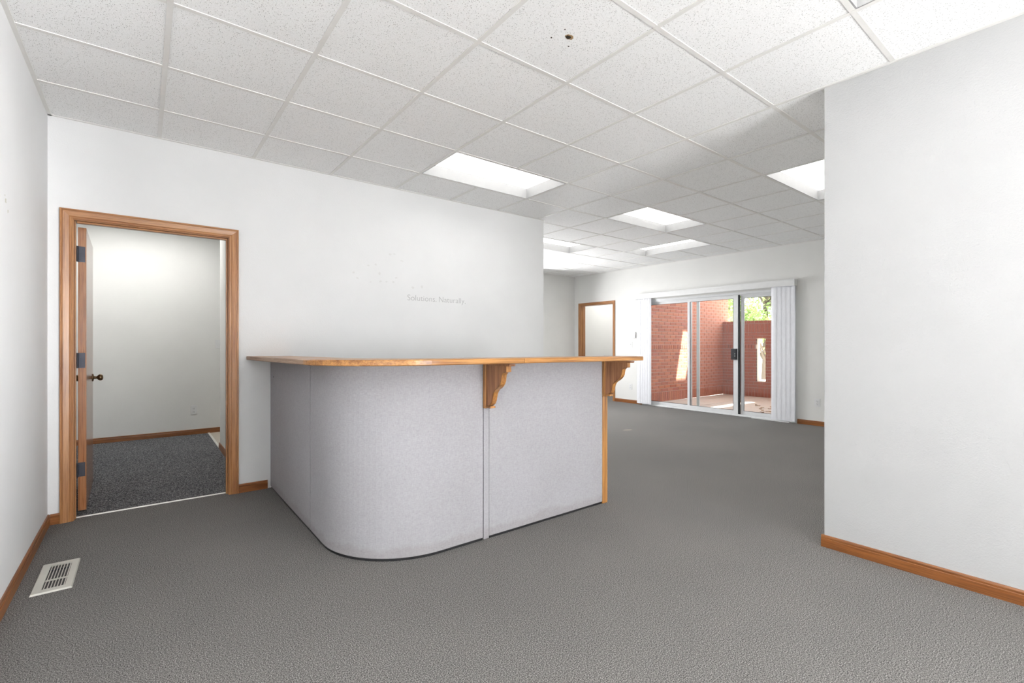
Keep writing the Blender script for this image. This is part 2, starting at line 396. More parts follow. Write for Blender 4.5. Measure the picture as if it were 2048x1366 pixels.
# torn hole with a brown rim in one tile
hx, hy = 1.642, 1.663
def blob(cx, cy, z, rx, ry, n=13, jag=.35, plane='xy'):
    p = []
    for k in range(n):
        a = 2*PI*k/n; q = 1-jag*random.random()
        u, v = rx*q*math.cos(a), ry*q*math.sin(a)
        p.append((cx+u, cy+v, z) if plane == 'xy' else ((cx+u, z, cy+v) if plane == 'xz' else (z, cx+u, cy+v)))
    return p
def scab(name, pts, off, mat, parent):
    off = Vector(off); return MB().prism(pts, [Vector(p)+off for p in pts]).build(name, mat, parent)
scab('hole_rim', blob(hx+.006, hy-.002, ZC+.0040, .026, .018), (0, 0, -.0015), 'brown_stain', ceil)
scab('hole', blob(hx, hy, ZC+.0026, .017, .013), (0, 0, -.0012), 'hole', ceil)
for dx, dy, r in ((-.06, .055, .005), (.055, .052, .005), (-.05, -.03, .0045)): scab('pin_hole', blob(hx+dx, hy+dy, ZC+.004, r, r), (0, 0, -.001), 'hole', ceil)

floor_o = bpy.data.objects['floor']
scab('stain', blob(5.265, 4.176, 0, .10, .05), (0, 0, .0006), 'stain', floor_o)

# ------------------------------------------------------------ recessed fluorescent fixtures
LDESC = ['recessed ceiling light nearest the lettered wall, above the counter', 'recessed ceiling light in the middle of the far ceiling, before the sliding door',
         'recessed ceiling light half hidden behind the end of the lettered wall', 'recessed ceiling light set crosswise, closest to the sliding door wall',
         'recessed ceiling light cut off by the right partition wall', 'recessed ceiling light at the upper edge of the picture', 'recessed ceiling light behind the right partition wall']
for (i0, i1, j0, j1), lab in zip(LIGHTS, LDESC):
    x0, x1, y0, y1 = GX+i0*T, GX+i1*T, GY+j0*T, GY+j1*T
    t = thing('ceiling_light', ((x0+x1)/2, (y0+y1)/2, ZC), lab, 'ceiling light', 'recessed fluorescent ceiling lights')
    g = .013; D = .105
    m = MB().box(x0+g, x0+g+.006, y0+g, y1-g, ZC+.001, ZC+D).box(x1-g-.006, x1-g, y0+g, y1-g, ZC+.001, ZC+D)
    m.box(x0+g+.006, x1-g-.006, y0+g, y0+g+.006, ZC+.001, ZC+D).box(x0+g+.006, x1-g-.006, y1-g-.006, y1-g, ZC+.001, ZC+D)
    m.build('housing', 'housing', t)
    box('lens', x0+g+.006, x1-g-.006, y0+g+.006, y1-g-.006, ZC+D-.004, ZC+D, 'lens', t)
for lab, x0, x1, y0, y1 in (('ceiling light inside the small office', -.55, .65, 6.35, 6.95), ('ceiling light in the room behind the far doorway', 8.2, 9.4, 6.5, 7.1)):
    t = thing('ceiling_light', ((x0+x1)/2, (y0+y1)/2, ZC-.03), lab, 'ceiling light', 'ceiling lights of the side rooms')
    m = MB().box(x0, x1, y0, y0+.02, ZC-.03, ZC+.02).box(x0, x1, y1-.02, y1, ZC-.03, ZC+.02).box(x0, x0+.02, y0+.02, y1-.02, ZC-.03, ZC+.02).box(x1-.02, x1, y0+.02, y1-.02, ZC-.03, ZC+.02)
    m.build('housing', 'housing', t); box('lens', x0+.02, x1-.02, y0+.02, y1-.02, ZC-.01, ZC-.004, 'lens_side', t)

# ------------------------------------------------------------ baseboards
BH, BT = .069, .0125
BP = [(0, 0), (BT, 0), (BT, .048), (BT-.002, .0505), (BT-.0045, .0505), (BT-.0045, .054), (BT-.002, .0555), (BT-.002, .061), (BT-.006, BH), (0, BH)]   # (out of the wall, up)
def baseboard(name, p0, p1, nrm, lab):
    p0, p1 = Vector((*p0, 0)), Vector((*p1, 0)); n = Vector((*nrm, 0))
    ax = 'x' if abs(p1.x-p0.x) > abs(p1.y-p0.y) else 'y'
    rings = [[q + n*a + Vector((0, 0, b_)) for a, b_ in BP] for q in (p0, p1)]
    o = MB().prism(*rings).build(name, 'base_'+ax); return struct(o, lab, 'baseboard')
CW = .066                                      # casing width
baseboard('baseboard_left', (XL, YN), (XL, YB), (1, 0), 'oak baseboard along the left wall')
baseboard('baseboard_back', (XL+BT, YB), (DL-.004-CW, YB), (0, -1), 'short oak baseboard between the left corner and the door casing')
baseboard('baseboard_back', (DR+.004+CW, YB), (.81, YB), (0, -1), 'short oak baseboard between the door casing and the counter')
baseboard('baseboard_back', (.90, YB), (XBE, YB), (0, -1), 'oak baseboard hidden behind the counter')
baseboard('baseboard_right', (XR, YN), (XR, YRE+BT), (-1, 0), 'long oak baseboard along the right partition wall')
baseboard('baseboard_right', (XR, YRE), (XR+.12, YRE), (0, 1), 'oak baseboard wrapping the end of the right partition wall')
baseboard('baseboard_far', (XF, YN), (XF, SR-.02), (-1, 0), 'oak baseboard right of the vertical blinds')
baseboard('baseboard_far', (XF, SL+.03), (XF, D2R-.004-CW*.88), (-1, 0), 'short oak baseboard between the blinds and the far doorway')
baseboard('baseboard_far_left', (XBE, YF), (XF, YF), (0, -1), 'oak baseboard in the far left corner behind the counter')
baseboard('baseboard_office', (-.70, 7.45), (2.3, 7.45), (0, -1), 'oak baseboard along the back wall of the small office')
baseboard('baseboard_office', (OX, YBE), (OX, 6.27+BT), (-1, 0), 'oak baseboard at the right inside the office doorway')

# ------------------------------------------------------------ doors: casing, jamb, leaf
CP = [(0, 0), (0, .009), (.004, .011), (.009, .011), (.011, .0085), (.016, .0085), (.020, .012), (.032, .0145), (.044, .0165), (.050, .0175), (.052, .0150), (.055, .0150), (.057, .0185), (CW-.002, .0185), (CW, .0165), (CW, 0)]
def casing(parent, o, ux, nrm, a0, a1, h, width=1.0):
    """mitred frame round an opening: o origin on the wall, ux direction along the wall, nrm out of the wall"""
    o, ux, nrm = Vector(o), Vector(ux), Vector(nrm); Z = Vector((0, 0, 1)); g = .004
    P = [(u*width, t) for u, t in CP]
    L = lambda u, t, z: o + ux*(a0-g-u) + nrm*t + Z*z
    R_ = lambda u, t, z: o + ux*(a1+g+u) + nrm*t + Z*z
    MB().prism([L(u, t, 0) for u, t in P], [L(u, t, h+g+u) for u, t in P]).build('casing_leg', 'oak_z', parent)
    MB().prism([R_(u, t, 0) for u, t in P], [R_(u, t, h+g+u) for u, t in P]).build('casing_leg', 'oak_z', parent)
    ax = 'x' if abs(ux.x) > .5 else 'y'
    MB().prism([L(u, t, h+g+u) for u, t in P], [R_(u, t, h+g+u) for u, t in P]).build('casing_head', 'oak_'+ax, parent)
d1 = thing('door_1', ((DL+DR)/2, YB, 0), 'office doorway in oak casing with its door standing open', 'door', kind='structure')
casing(d1, (0, YB, 0), (1, 0, 0), (0, -1, 0), DL, DR, DH)
box('jamb', DL-.02, DL, YB, YBE+.002, 0, DH+.02, 'oak_z', d1); box('jamb', DR, DR+.02, YB, YBE+.002, 0, DH+.02, 'oak_z', d1)
box('head_jamb', DL, DR, YB, YBE+.002, DH, DH+.02, 'oak_x', d1)
box('door_stop', DR-.011, DR, YB+.03, YB+.068, 0, DH, 'oak_z', d1, .002); box('door_stop', DL+.011, DR-.011, YB+.03, YB+.068, DH-.011, DH, 'oak_x', d1, .002)
box('door_stop', DL, DL+.006, YB+.03, YB+.068, 0, DH, 'oak_z', d1, .002)
m = MB().prism([(DL, YB+.054, .0005), (DL, YB+.076, .0005), (DL, YB+.073, .005), (DL, YB+.065, .0065), (DL, YB+.057, .005)], [(DR, YB+.054, .0005), (DR, YB+.076, .0005), (DR, YB+.073, .005), (DR, YB+.065, .0065), (DR, YB+.057, .005)])
m.build('threshold_strip', 'strip', d1)
# leaf swung open into the office
LX0, LX1, LY0, LY1 = -.358, -.314, 4.487, 5.355
leaf = MB().box(LX0, LX1, LY0, LY1, .018, 2.005).build('door_leaf', 'leafedge', d1, .0015)
for z0, z1 in ((1.762, 1.871), (1.018, 1.124), (.257, .355)):
    h = MB().box(LX0+.004, LX1-.006, LY0-.0025, LY0+.0003, z0, z1)
    zc = (z0+z1)/2
    h.lathe([(0, .0062), (z1-z0, .0062)], (LX0-.001, LY0-.010, z0), (0, 0, 1), 12)
    h.box(LX0-.001, LX0+.006, LY0-.010, LY0-.0005, z0, z1)
    h.box(DL-.0008, DL+.0014, YBE-.036, YBE+.003, z0, z1)
    for k in range(4): h.lathe([(0, .0035), (.001, .003)], (LX0+.013+.012*(k % 2), LY0-.0024, zc-.036+.024*k), (0, -1, 0), 8)
    h.build('hinge', 'steel', leaf)
for s, xf in ((1, LX1), (-1, LX0)):
    k = MB().lathe([(0, .031), (.004, .032), (.007, .029), (.009, .013), (.026, .010), (.030, .013), (.036, .021), (.046, .0265), (.056, .0265), (.064, .021), (.068, .011), (.069, 0)], (xf, LY1-.07, .905), (s, 0, 0), 24)
    k.build('door_knob', 'bronze', leaf, smooth=True)
leaf.rotation_euler.z = math.radians(1.3); leaf.location.x -= .0099
d2 = thing('door_2', (XF, (D2L+D2R)/2, 0), 'open oak cased doorway in the far wall', 'door', kind='structure')
casing(d2, (XF, 0, 0), (0, -1, 0), (-1, 0, 0), -D2L, -D2R, DH, .88)
box('jamb', XF, XF+.142, D2L, D2L+.02, 0, DH+.02, 'oak_z', d2); box('jamb', XF, XF+.142, D2R-.02, D2R, 0, DH+.02, 'oak_z', d2)
box('head_jamb', XF, XF+.142, D2R, D2L, DH, DH+.02, 'oak_y', d2)
box('door_stop', XF+.05, XF+.085, D2L-.011, D2L, 0, DH, 'oak_z', d2, .002)
struct(box('trim_1', .678, .702, 6.28, 7.437, .0005, .009, 'strip', bevel=.003), 'pale metal strip across the office side doorway floor', 'trim')

# ------------------------------------------------------------ sliding patio door
d3 = thing('door_3', (XF+.07, (SL+SR)/2, 0), 'white aluminium sliding patio door of three glass panels', 'door', kind='structure')
fx0, fx1 = XF+.012, XF+.128
MB().box(fx0, fx1, SR, SL, SH-.035, SH).box(XF+.035, XF+.043, SR, SL, SH-.055, SH-.035).box(XF+.083, XF+.09, SR, SL, SH-.055, SH-.035).build('frame_head', 'alu', d3)
MB().box(fx0-.012, fx1, SR, SL, .001, .014).box(XF+.030, XF+.036, SR, SL, .014, .03).box(XF+.078, XF+.084, SR, SL, .014, .03).build('sill_track', 'alu', d3)
box('frame_jamb', fx0, fx1, SL-.03, SL, .014, SH-.035, 'alu', d3); box('frame_jamb', fx0, fx1, SR, SR+.03, .014, SH-.035, 'alu', d3)
def panel(y1, y0, x0, x1, wl, wr, ztop=SH-.04, lab=None):
    """glass panel between y1 (left in the picture) and y0; wl / wr stile widths"""
    z0, z1 = .03, ztop
    p = MB().box(x0, x1, y1-wl, y1, z0, z1).box(x0, x1, y0, y0+wr, z0, z1).box(x0, x1, y0+wr, y1-wl, z0, z0+.055).box(x0, x1, y0+wr, y1-wl, z1-.055, z1).build('sliding_panel', 'alu', d3)
    xm = (x0+x1)/2
    box('glass_pane', xm-.003, xm+.003, y0+wr-.004, y1-wl+.004, z0+.05, z1-.05, 'glass', p)
    g = MB(); a, c = y0+wr, y1-wl; q = .006
    for xx in (x0-.0008,):
        g.box(xx, xx+.004, a, a+q, z0+.055, z1-.055).box(xx, xx+.004, c-q, c, z0+.055, z1-.055).box(xx, xx+.004, a+q, c-q, z0+.055, z0+.055+q).box(xx, xx+.004, a+q, c-q, z1-.055-q, z1-.055)
    g.build('gasket', 'black', p); return p
pL = panel(5.69, 4.735, XF+.060, XF+.088, .055, .045)
pM = panel(4.79, 3.875, XF+.024, XF+.052, .045, .075)
pR = panel(3.845, 3.01, XF+.060, XF+.088, .05, .05)
box('weather_seal', XF+.028, XF+.06, 3.848, 3.872, .03, SH-.04, 'black', d3)
h = MB().box(XF-.018, XF+.023, 3.885, 3.972, .925, 1.105)
h.build('handle', 'blackplastic', pM, .006)
for z in (.985, 1.02): MB().lathe([(0, .007), (.004, .006), (.005, 0)], (XF-.018, 3.905, z), (-1, 0, 0), 10).build('latch_screw', 'strip', pM)
# insect screen stile seen through the middle panel
box('screen_stile', XF+.095, XF+.113, 4.60, 4.655, .03, SH-.05, 'alu', d3)
box('sill_plate', XF-.058, XF-.008, 3.06, 3.62, .0005, .012, 'white_metal', d3, .003)

# ------------------------------------------------------------ vertical blinds
bl = thing('vertical_blind', (XF-.06, 4.4, 0), 'white vertical blinds drawn open to both sides of the patio door', 'blind')
VX0 = XF-.115; VY0, VY1, VZ0, VZ1 = 2.965, 5.842, 2.05, 2.147
MB().box(VX0, VX0+.006, VY0, VY1, VZ0, VZ1).box(VX0+.006, XF-.001, VY0, VY0+.006, VZ0, VZ1).box(VX0+.006, XF-.001, VY1-.006, VY1, VZ0, VZ1).build('valance', 'white_plastic', bl, .0012)
box('head_rail', XF-.075, XF-.035, VY0+.02, VY1-.02, VZ1-.05, VZ1-.012, 'alu', bl, .002)
def slat_mesh(y, ang, z0=.028, z1=2.06):
    w = .0445; pts = []
    n = 6
    fr, bk = [], []
    for k in range(n+1):
        s = -1+2*k/n; u = s*w; v = .006*(1-s*s)
        c, sn = math.cos(ang), math.sin(ang)
        fr.append((u, v)); bk.append((u, v-.0012))
    ring = [(u*math.cos(ang)-v*math.sin(ang), u*math.sin(ang)+v*math.cos(ang)) for u, v in fr+bk[::-1]]
    return MB().prism([(XF-.056+a, y+b_, z0) for a, b_ in ring], [(XF-.056+a, y+b_, z1) for a, b_ in ring])
for k in range(10):
    slat_mesh(5.795-k*.0275, math.radians((80, 91)[k % 2])).build('slat', 'slat', bl)
for k in range(13):
    slat_mesh(3.275-k*.0215, math.radians((79, 90, 84)[k % 3])).build('slat', 'slat', bl)

# ------------------------------------------------------------ electrical plates
def plate(name, pos, nrm, lab, cat, kind_):
    """wall plate at pos (on the wall), nrm out of the wall"""
    p, n = Vector(pos), Vector(nrm); u = Vector((-n.y, n.x, 0)); Z = Vector((0, 0, 1))
    t = thing(name, pos, lab, cat, 'electrical wall plates')
    def b8(u0, u1, z0, z1, d0, d1):
        m = MB(); f = lambda a, z, d: p + u*a + Z*z + n*d
        m.prism([f(u0, z0, d0), f(u1, z0, d0), f(u1, z1, d0), f(u0, z1, d0)], [f(u0, z0, d1), f(u1, z0, d1), f(u1, z1, d1), f(u0, z1, d1)]); return m
    b8(-.036, .036, -.058, .058, 0, .0055).build('cover_plate', 'white_plastic', t, .0015)
    if kind_ == 'outlet':
        for zz in (-.020, .020):
            r = b8(-.0165, .0165, zz-.0145, zz+.0145, .0055, .0075).build('receptacle', 'white_plastic', t, .001)
            s = MB(); f = lambda a, z, d: p + u*a + Z*z + n*d
            for a in (-.0065, .0065): s.prism([f(a-.0013, zz-.001, .0075), f(a+.0013, zz-.001, .0075), f(a+.0013, zz+.008, .0075), f(a-.0013, zz+.008, .0075)], [f(a-.0013, zz-.001, .0079), f(a+.0013, zz-.001, .0079), f(a+.0013, zz+.008, .0079), f(a-.0013, zz+.008, .0079)])
            s.prism([f(.003*math.cos(q*PI/4), zz-.008+.003*math.sin(q*PI/4), .0075) for q in range(8)], [f(.003*math.cos(q*PI/4), zz-.008+.003*math.sin(q*PI/4), .0079) for q in range(8)])
            s.build('slots', 'black', r)
    else:
        b8(-.005, .005, -.012, .012, .0055, .007).build('toggle_slot', 'white_plastic', t)
        b8(-.004, .004, -.002, .010, .007, .017).build('toggle', 'white_plastic', t, .001)
    return t
plate('wall_outlet', (XF, 2.70, .334), (-1, 0, 0), 'white wall outlet right of the vertical blinds', 'outlet', 'outlet')
plate('wall_outlet', (XF, 6.03, .33), (-1, 0, 0), 'white wall outlet low between the far doorway and the blinds', 'outlet', 'outlet')
plate('light_switch', (XF, 6.02, 1.17), (-1, 0, 0), 'white light switch between the far doorway and the blinds', 'switch', 'switch')
plate('wall_outlet', (.528, 7.45, .322), (0, -1, 0), 'white wall outlet inside the small office', 'outlet', 'outlet')
plate('light_switch', (.80, 7.45, 1.184), (0, -1, 0), 'white light switch at the right edge of the office back wall', 'switch', 'switch')
t = thing('thermostat', (XF, 5.935, 1.30), 'small white thermostat beside the left blind stack', 'thermostat')
box('body', XF-.026, XF, 5.90, 5.975, 1.30, 1.415, 'white_plastic', t, .004); box('lever', XF-.0275, XF-.0255, 5.925, 5.95, 1.335, 1.342, 'almond', t)

# ------------------------------------------------------------ wall lettering and marks
lt = thing('wall_lettering', (2.057, YB, 1.617), 'faint grey lettering reading Solutions. Naturally. on the white wall', 'lettering')
def word_mesh(body):
    cu = bpy.data.curves.new('lettering', 'FONT'); cu.body = body; cu.size = .08; cu.extrude = .0004; cu.offset = -.0009; cu.space_character = 1.02
    tmp = bpy.data.objects.new('tmp', cu); C.objects.link(tmp); bpy.context.view_layer.update()
    me = bpy.data.meshes.new_from_object(tmp); bpy.data.objects.remove(tmp); return me
wa, wb = word_mesh('Solutions.'), word_mesh('Naturally.')
ext = lambda me: (min(v.co.x for v in me.vertices), max(v.co.x for v in me.vertices))
wgap = .03; (a0, a1), (b0, b1) = ext(wa), ext(wb); ks = .672/((a1-a0)+(b1-b0)+wgap); xw = 0
for me, lo, hi in ((wa, a0, a1), (wb, b0, b1)):
    for v in me.vertices: v.co = Vector(((v.co.x-lo)*ks, -v.co.z-.0006, v.co.y*ks))
    me.materials.append(M['letter']); o = bpy.data.objects.new('word', me); C.objects.link(o); place(o, Vector((2.057+xw, YB, 1.617)), lt)
    xw += (hi-lo+wgap)*ks
for dx, dz in ((707, 545), (715, 556), (737, 531), (751, 529), (759, 547), (742, 564), (761, 563), (773, 563), (786, 564), (792, 556), (780, 509), (789, 508), (804, 522), (826, 576), (844, 574)):
    q = (dx-1024)/948.666; s_, c_ = math.sin(YAW), math.cos(YAW); k = YB/(c_-q*s_); X = k*(s_+q*c_); Z = CH+k*(687.129-dz)/948.666
    scab('scuff_mark', blob(X, Z, YB, .012+.010*random.random(), .007+.012*random.random(), 9, .6, 'xz'), (0, -.0003, 0), 'scuff', wall_back)
for y_, z_, r in ((3.115, 1.84, .016), (3.16, 1.80, .010), (3.10, 1.86, .006)):
    scab('scuff_mark', blob(y_, z_, XL, r*1.3, r, 11, .6, 'yz'), (.0004, 0, 0), 'scuff2', wall_left)

# ------------------------------------------------------------ floor register
vx0, vx1, vy0, vy1 = -.421, -.271, 3.140, 3.533
reg = thing('floor_register', ((vx0+vx1)/2, (vy0+vy1)/2, 0), 'almond metal floor register in the carpet by the left wall', 'floor vent')
ix0, ix1, iy0, iy1 = vx0+.036, vx1-.030, vy0+.042, vy1-.038
def frame_ring(x0, x1, y0, y1, z): return [(x0, y0, z), (x1, y0, z), (x1, y1, z), (x0, y1, z)]
m = MB(); R0 = frame_ring(vx0, vx1, vy0, vy1, .001); R1 = frame_ring(vx0+.004, vx1-.004, vy0+.004, vy1-.004, .0085); R2 = frame_ring(ix0, ix1, iy0, iy1, .0085); R3 = frame_ring(ix0, ix1, iy0, iy1, .001)
m.loft([R0, R1, R2, R3, R0], cap=False); bmesh.ops.remove_doubles(m.bm, verts=m.bm.verts, dist=1e-5)
m.build('face_frame', 'almond', reg)
box('duct', ix0-.003, ix1+.003, iy0-.003, iy1+.003, .0006, .0012, 'black', reg)
nL = 7
for k in range(nL):
    x = ix0 + (k+.5)*(ix1-ix0)/nL + .003
    MB().prism([(x-.0028, iy0, .0085), (x+.0012, iy0, .0085), (x-.001, iy0, .0012), (x-.005, iy0, .0012)], [(x-.0028, iy1, .0085), (x+.0012, iy1, .0085), (x-.001, iy1, .0012), (x-.005, iy1, .0012)]).build('louver', 'almond', reg)
for f in (.36, .80): box('cross_bar', ix0, ix1, iy0+f*(iy1-iy0)-.004, iy0+f*(iy1-iy0)+.004, .0014, .0070, 'steel' if f > .5 else 'almond', reg)

# ------------------------------------------------------------ reception counter
ct = thing('reception_counter', (1.3, 2.6, 0), 'curved reception counter of grey fabric panels under a narrow oak top', 'counter')
PX, PY, PR = .832, 2.37, .50
pc = (PX+PR, PY+PR)
def path_pts(kind):
    if kind == 'side': return [(PX, YB-.004), (PX, 3.142)], [(1, 0), (1, 0)]
    if kind == 'curve':
        pts = [(PX, 3.135)]; inn = [(1, 0)]
        for k in range(25):
            a = PI + k/24*PI/2; pts.append((pc[0]+PR*math.cos(a), pc[1]+PR*math.sin(a))); inn.append((-math.cos(a), -math.sin(a)))
        pts.append((1.622, PY)); inn.append((0, 1)); return pts, inn
    return [(1.668, PY), (2.694, PY)], [(0, 1), (0, 1)]
def slab_panel(kind, z0, z1, th=.05, e=.004, out=0):
    pts, inn = path_pts(kind); rings = []
    for (x, y), (nx, ny) in zip(pts, inn):
        prof = [(e, z0), (0, z0+e), (0, z1-e), (e, z1), (th, z1), (th, z0)]
        rings.append([(x+nx*(d-out), y+ny*(d-out), z) for d, z in prof])
    return MB().loft(rings)
for kind in ('side', 'curve', 'front'): 
    o = slab_panel(kind, .014, 1.072).build('fabric_panel', 'fabric', ct)
    if kind == 'curve':
        for p in o.data.polygons: p.use_smooth = False
    # recessed toe strip, coloured black for the shadow gap beneath
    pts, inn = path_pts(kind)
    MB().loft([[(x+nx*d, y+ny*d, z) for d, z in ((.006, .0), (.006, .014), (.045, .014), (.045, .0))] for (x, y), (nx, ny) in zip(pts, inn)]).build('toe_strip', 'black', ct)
box('seam_strip', 1.6262, 1.6638, PY-.0035, PY+.046, .006, 1.07, 'fabric', ct, .0015)
box('end_post', 2.696, 2.750, PY-.002, PY+.052, .0, 1.072, 'honey_z', ct, .002)
MB().lathe([(0, .004), (.003, .004), (.004, 0)], (PX-.0, 4.2, .92), (-1, 0, 0), 8).build('panel_clip', 'steel', ct)
zt = lambda x, y: 1.1095 - .007*(x-1.2) - .0115*(y-2.12)
TH = .029; OX0, OY0, OR_ = .668, 2.105, .50
oc = (OX0+OR_, OY0+OR_); XE = 2.815
outer = [(OX0, YB-.003)] + [(oc[0]+OR_*math.cos(PI+k/20*PI/2), oc[1]+OR_*math.sin(PI+k/20*PI/2)) for k in range(21)] + [(1.72, OY0), (XE, OY0)]
inner = [(XE, 2.46), (1.34, 2.46)] + [(1.34+.36*math.cos(1.5*PI-k/12*PI/2), 2.82+.36*math.sin(1.5*PI-k/12*PI/2)) for k in range(1, 13)] + [(.98, YB-.003)]
ring = outer+inner
m = MB()
va = [m.bm.verts.new((x, y, zt(x, y)-TH)) for x, y in ring]; vb = [m.bm.verts.new((x, y, zt(x, y))) for x, y in ring]
nr = len(ring)
for i in range(nr): m.bm.faces.new((va[i], va[(i+1) % nr], vb[(i+1) % nr], vb[i]))
bmesh.ops.triangle_fill(m.bm, edges=[e for e in m.bm.edges if e.verts[0] in va and e.verts[1] in va], use_beauty=True)
bmesh.ops.triangle_fill(m.bm, edges=[e for e in m.bm.edges if e.verts[0] in vb and e.verts[1] in vb], use_beauty=True)
top = m.build('countertop', 'honey_x', ct)
def band(pts, mat, lab=None):
    """hardwood lipping along the outer edge of the top"""
    rings = []
    for k, (x, y) in enumerate(pts):
        a = Vector(pts[max(k-1, 0)]); c = Vector(pts[min(k+1, len(pts)-1)]); t_ = (c-a).normalized(); n = Vector((t_.y, -t_.x))   # outward
        e = .004
        prof = [(-.0005, -TH-.0005), (.012-e, -TH-.0005), (.012, -TH+e), (.012, -e), (.012-e, .0008), (-.0005, .0008)]
        rings.append([(x+n.x*d*(-1), y+n.y*d*(-1), zt(x, y)+z) for d, z in prof])
    o = MB().loft(rings).build('edge_band', mat, top)
    if lab: o['label'] = lab
band(outer[:2][::-1], 'pale_y', 'weathered greyish edge band at the wall end')
band(outer[1:23][::-1], 'honey_x'); band([(XE, OY0), (1.7225, OY0)], 'honey_x'); band([(XE, 2.46), (XE, OY0)], 'honey_y')
def bracket(xc, zb=.80):
    ztop = zt(xc, 2.3)-TH-.002; H = ztop-zb; D = .235; hwid = .0175
    y = lambda d: PY-.004-.02-d
    fr = [(1.0, .05), (.93, .05)]           # (depth fraction, drop fraction)
    pf = [(0, .045), (.92, .045), (.92, .17), (.80, .185), (.735, .235), (.715, .30), (.70, .37), (.66, .43), (.60, .485), (.52, .53), (.43, .57), (.365, .62), (.325, .68), (.30, .75), (.275, .82), (.225, .885), (.14, .93), (.0, .945)]
    ring = lambda x: [(x, y(d*D*.93), ztop-h*H) for d, h in pf]
    b_ = MB().prism(ring(xc-hwid), ring(xc+hwid)).build('bracket', 'oak_dark', ct)
    box('back_plate', xc-.024, xc+.024, PY-.026, PY-.003, zb, ztop-.001, 'honey_z', b_, .002)
    MB().prism([(xc-.022, y(0), ztop-.045*H-.0), (xc-.022, y(D*.985), ztop-.045*H), (xc-.022, y(D), ztop-.02*H), (xc-.022, y(D), ztop), (xc-.022, y(0), ztop)],
               [(xc+.022, y(0), ztop-.045*H-.0), (xc+.022, y(D*.985), ztop-.045*H), (xc+.022, y(D), ztop-.02*H), (xc+.022, y(D), ztop), (xc+.022, y(0), ztop)]).build('top_plate', 'oak_dark', b_)
    box('foot_block', xc-.021, xc+.021, y(.045), y(0), zb+.004, zb+.0165, 'honey_z', b_, .002)
    # pale front edge following the scroll
    edge = MB(); L0 = [Vector((xc-hwid, y(d*D*.93)-.0015, ztop-h*H)) for d, h in pf[1:]]; L1 = [p+Vector((2*hwid, 0, 0)) for p in L0]
    for k in range(len(L0)-1):
        edge.prism([L0[k], L0[k+1], L0[k+1]+Vector((0, .003, .002)), L0[k]+Vector((0, .003, .002))], [L1[k], L1[k+1], L1[k+1]+Vector((0, .003, .002)), L1[k]+Vector((0, .003, .002))])
    edge.build('scroll_face', 'honey_z', b_)
bracket(1.645); bracket(2.715)

